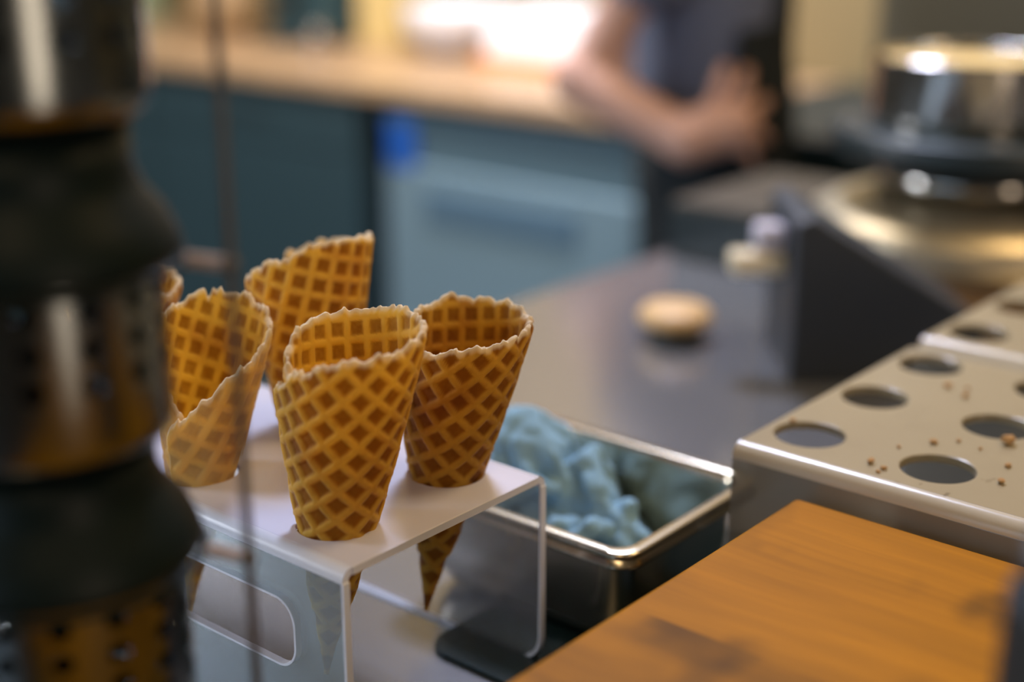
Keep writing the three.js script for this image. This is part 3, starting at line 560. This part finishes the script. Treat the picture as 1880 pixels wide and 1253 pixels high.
// ───────────────────────── the worker ─────────────────────────
{
  const f = [0.766, -0.643], s = [0.643, 0.766], T0 = [-1.185, -1.875];
  const w = (a, y, b) => [T0[0] + f[0] * a + s[0] * b, y, T0[1] + f[1] * a + s[1] * b];
  const t = thing('person', 'worker in grey-blue shirt and black apron, elbow bent, hand before the waist', 'person');
  // joints: forward, up, towards the camera
  const sh = w(-0.02, 1.33, 0.155), el = w(-0.202, 1.028, 0.150), wr = w(-0.056, 0.955, 0.230), pl = w(-0.017, 0.965, 0.230), kn = w(0.008, 0.975, 0.227);
  const sh2 = w(-0.04, 1.335, -0.155), el2 = w(-0.13, 1.05, -0.185), wr2 = w(-0.02, 0.90, -0.16), kn2 = w(0.02, 0.86, -0.15);
  const finger = (a, ys, b, dir, L, r) => { const p = w(a, ys, b), q = w(a + dir[0] * L * 0.55, ys + dir[1] * L * 0.55, b + dir[2] * L * 0.55), e = w(a + dir[0] * L * 0.9 , ys + dir[1] * L - 0.006, b + dir[2] * L - 0.012); return [[p, q, r, r * 0.95], [q, e, r * 0.95, r * 0.8]]; };
const fingers = [finger(0.006, 0.998, 0.229, [0.35, 0.75, -0.3], 0.070, 0.0095), finger(0.018, 0.985, 0.229, [0.62, 0.35, -0.35], 0.070, 0.0095), finger(0.018, 0.968, 0.227, [0.70, -0.15, -0.3], 0.066, 0.009), finger(0.012, 0.951, 0.224, [0.65, -0.5, -0.2], 0.055, 0.008), finger(-0.020, 0.998, 0.217, [0.30, 0.95, 0.0], 0.060, 0.0105)].flat();
  const skin = p => {
    let d = ell(p, w(0.02, 1.60, 0), [0.085, 0.115, 0.078]);
    d = smin(d, cap(p, w(0.055, 1.535, 0), w(0.06, 1.54, 0), 0.045, 0.045), 0.04);
    d = smin(d, cap(p, w(0.10, 1.60, 0), w(0.118, 1.575, 0), 0.009, 0.014), 0.02);           // nose
    for (const b of [0.078, -0.078]) d = smin(d, cap(p, w(0.0, 1.615, b), w(-0.005, 1.575, b), 0.013, 0.010), 0.01);
    d = smin(d, cap(p, w(-0.005, 1.38, 0), w(0.01, 1.53, 0), 0.058, 0.054), 0.05);
    d = smin(d, cap(p, w(0, 1.00, 0.05), w(0, 1.26, 0.06), 0.090, 0.096), 0.08); d = smin(d, cap(p, w(0, 1.00, -0.05), w(0, 1.26, -0.06), 0.090, 0.096), 0.08);
    d = smin(d, cap(p, sh, sh2, 0.055, 0.055), 0.06);
    for (const [a, b, c, h] of [[sh, el, wr, kn], [sh2, el2, wr2, kn2]]) { d = smin(d, cap(p, a, b, 0.047, 0.029), 0.03); d = smin(d, cap(p, b, c, 0.040, 0.030), 0.012); d = smin(d, cap(p, c, h, 0.030, 0.034), 0.02); }
    for (const b of [0.085, -0.085]) { d = smin(d, cap(p, w(0, 0.90, b), w(0.015, 0.48, b), 0.082, 0.055), 0.05); d = smin(d, cap(p, w(0.015, 0.48, b), w(-0.01, 0.08, b), 0.052, 0.036), 0.03); d = smin(d, cap(p, w(-0.03, 0.035, b), w(0.16, 0.03, b), 0.035, 0.028), 0.03); }
    return d;
  };
  const lo = [T0[0] - 0.42, -0.06, T0[1] - 0.42], hi = [T0[0] + 0.42, 1.80, T0[1] + 0.42];
  const body = field(skin, lo, hi, 110);
  const hand = field(p => { let d = smin(cap(p, w(-0.085, 0.968, 0.216), pl, 0.0275, 0.030), cap(p, w(-0.022, 0.981, 0.228), w(0.010, 0.985, 0.227), 0.024, 0.020), 0.02); d = smin(d, cap(p, w(-0.022, 0.959, 0.228), w(0.008, 0.957, 0.225), 0.022, 0.018), 0.015); for (const [a, b, ra, rb] of fingers) d = smin(d, cap(p, a, b, ra, rb), 0.008); return d; }, [pl[0] - 0.14, 0.85, pl[2] - 0.14], [pl[0] + 0.14, 1.09, pl[2] + 0.14], 80);
  part('body', BGU.mergeGeometries([body, hand]), M.skin, t);
  part('hair', field(p => Math.max(ell(p, w(0.0, 1.63, 0), [0.098, 0.105, 0.090]), -ell(p, w(0.085, 1.56, 0), [0.07, 0.10, 0.085])), [T0[0] - 0.2, 1.45, T0[1] - 0.2], [T0[0] + 0.2, 1.80, T0[1] + 0.2], 50), M.hair, t);
  const torso = p => { let d = cap(p, w(0, 0.96, 0.045), w(0, 1.27, 0.062), 0.100, 0.108); d = smin(d, cap(p, w(0, 0.96, -0.045), w(0, 1.27, -0.062), 0.100, 0.108), 0.08); return smin(d, cap(p, sh, sh2, 0.066, 0.066), 0.07); };
  const mid = (a, b, q) => a.map((v, i) => lerp(v, b[i], q));
  part('shirt', field(p => { let d = torso(p); for (const [a, b] of [[sh, el], [sh2, el2]]) d = smin(d, cap(p, a, mid(a, b, 0.48), 0.070, 0.066), 0.03); d = Math.max(d, 0.93 - p[1]); return Math.max(d, p[1] - 1.425); }, [T0[0] - 0.36, 0.88, T0[1] - 0.36], [T0[0] + 0.36, 1.46, T0[1] + 0.36], 80), M.shirt, t, 'grey-blue short-sleeved shirt');
  const off = w(0.085, 1.0, 0);
  part('apron', field(p => { const a = (p[0] - T0[0]) * f[0] + (p[2] - T0[1]) * f[1], b = (p[0] - T0[0]) * s[0] + (p[2] - T0[1]) * s[1]; let d = torso(p) - 0.009; for (const q of [0.085, -0.085]) d = smin(d, cap(p, w(0, 0.94, q), w(0.02, 0.52, q), 0.105, 0.095), 0.08); const lim = p[1] > 1.02 ? 0.018 : lerp(-0.10, 0.018, sst(0.90, 1.02, p[1])); d = Math.max(d, lim - a); d = Math.max(d, Math.abs(b) - (p[1] > 1.1 ? 0.13 : 0.24)); return Math.max(Math.max(d, p[1] - 1.30), 0.50 - p[1]); }, [T0[0] - 0.34, 0.46, T0[1] - 0.34], [T0[0] + 0.34, 1.34, T0[1] + 0.34], 90), M.apron, t, 'black apron');
  part('trousers', field(p => { let d = 9; for (const b of [0.085, -0.085]) { d = smin(d, cap(p, w(0, 0.92, b), w(0.015, 0.48, b), 0.094, 0.070), 0.05); d = smin(d, cap(p, w(0.015, 0.48, b), w(-0.01, 0.10, b), 0.070, 0.062), 0.03); } return Math.max(d, 0.075 - p[1]); }, [T0[0] - 0.3, 0.03, T0[1] - 0.3], [T0[0] + 0.3, 1.03, T0[1] + 0.3], 70), M.trouser, t, 'dark trousers');
}

shadows(scene);
renderer.render(scene, camera);
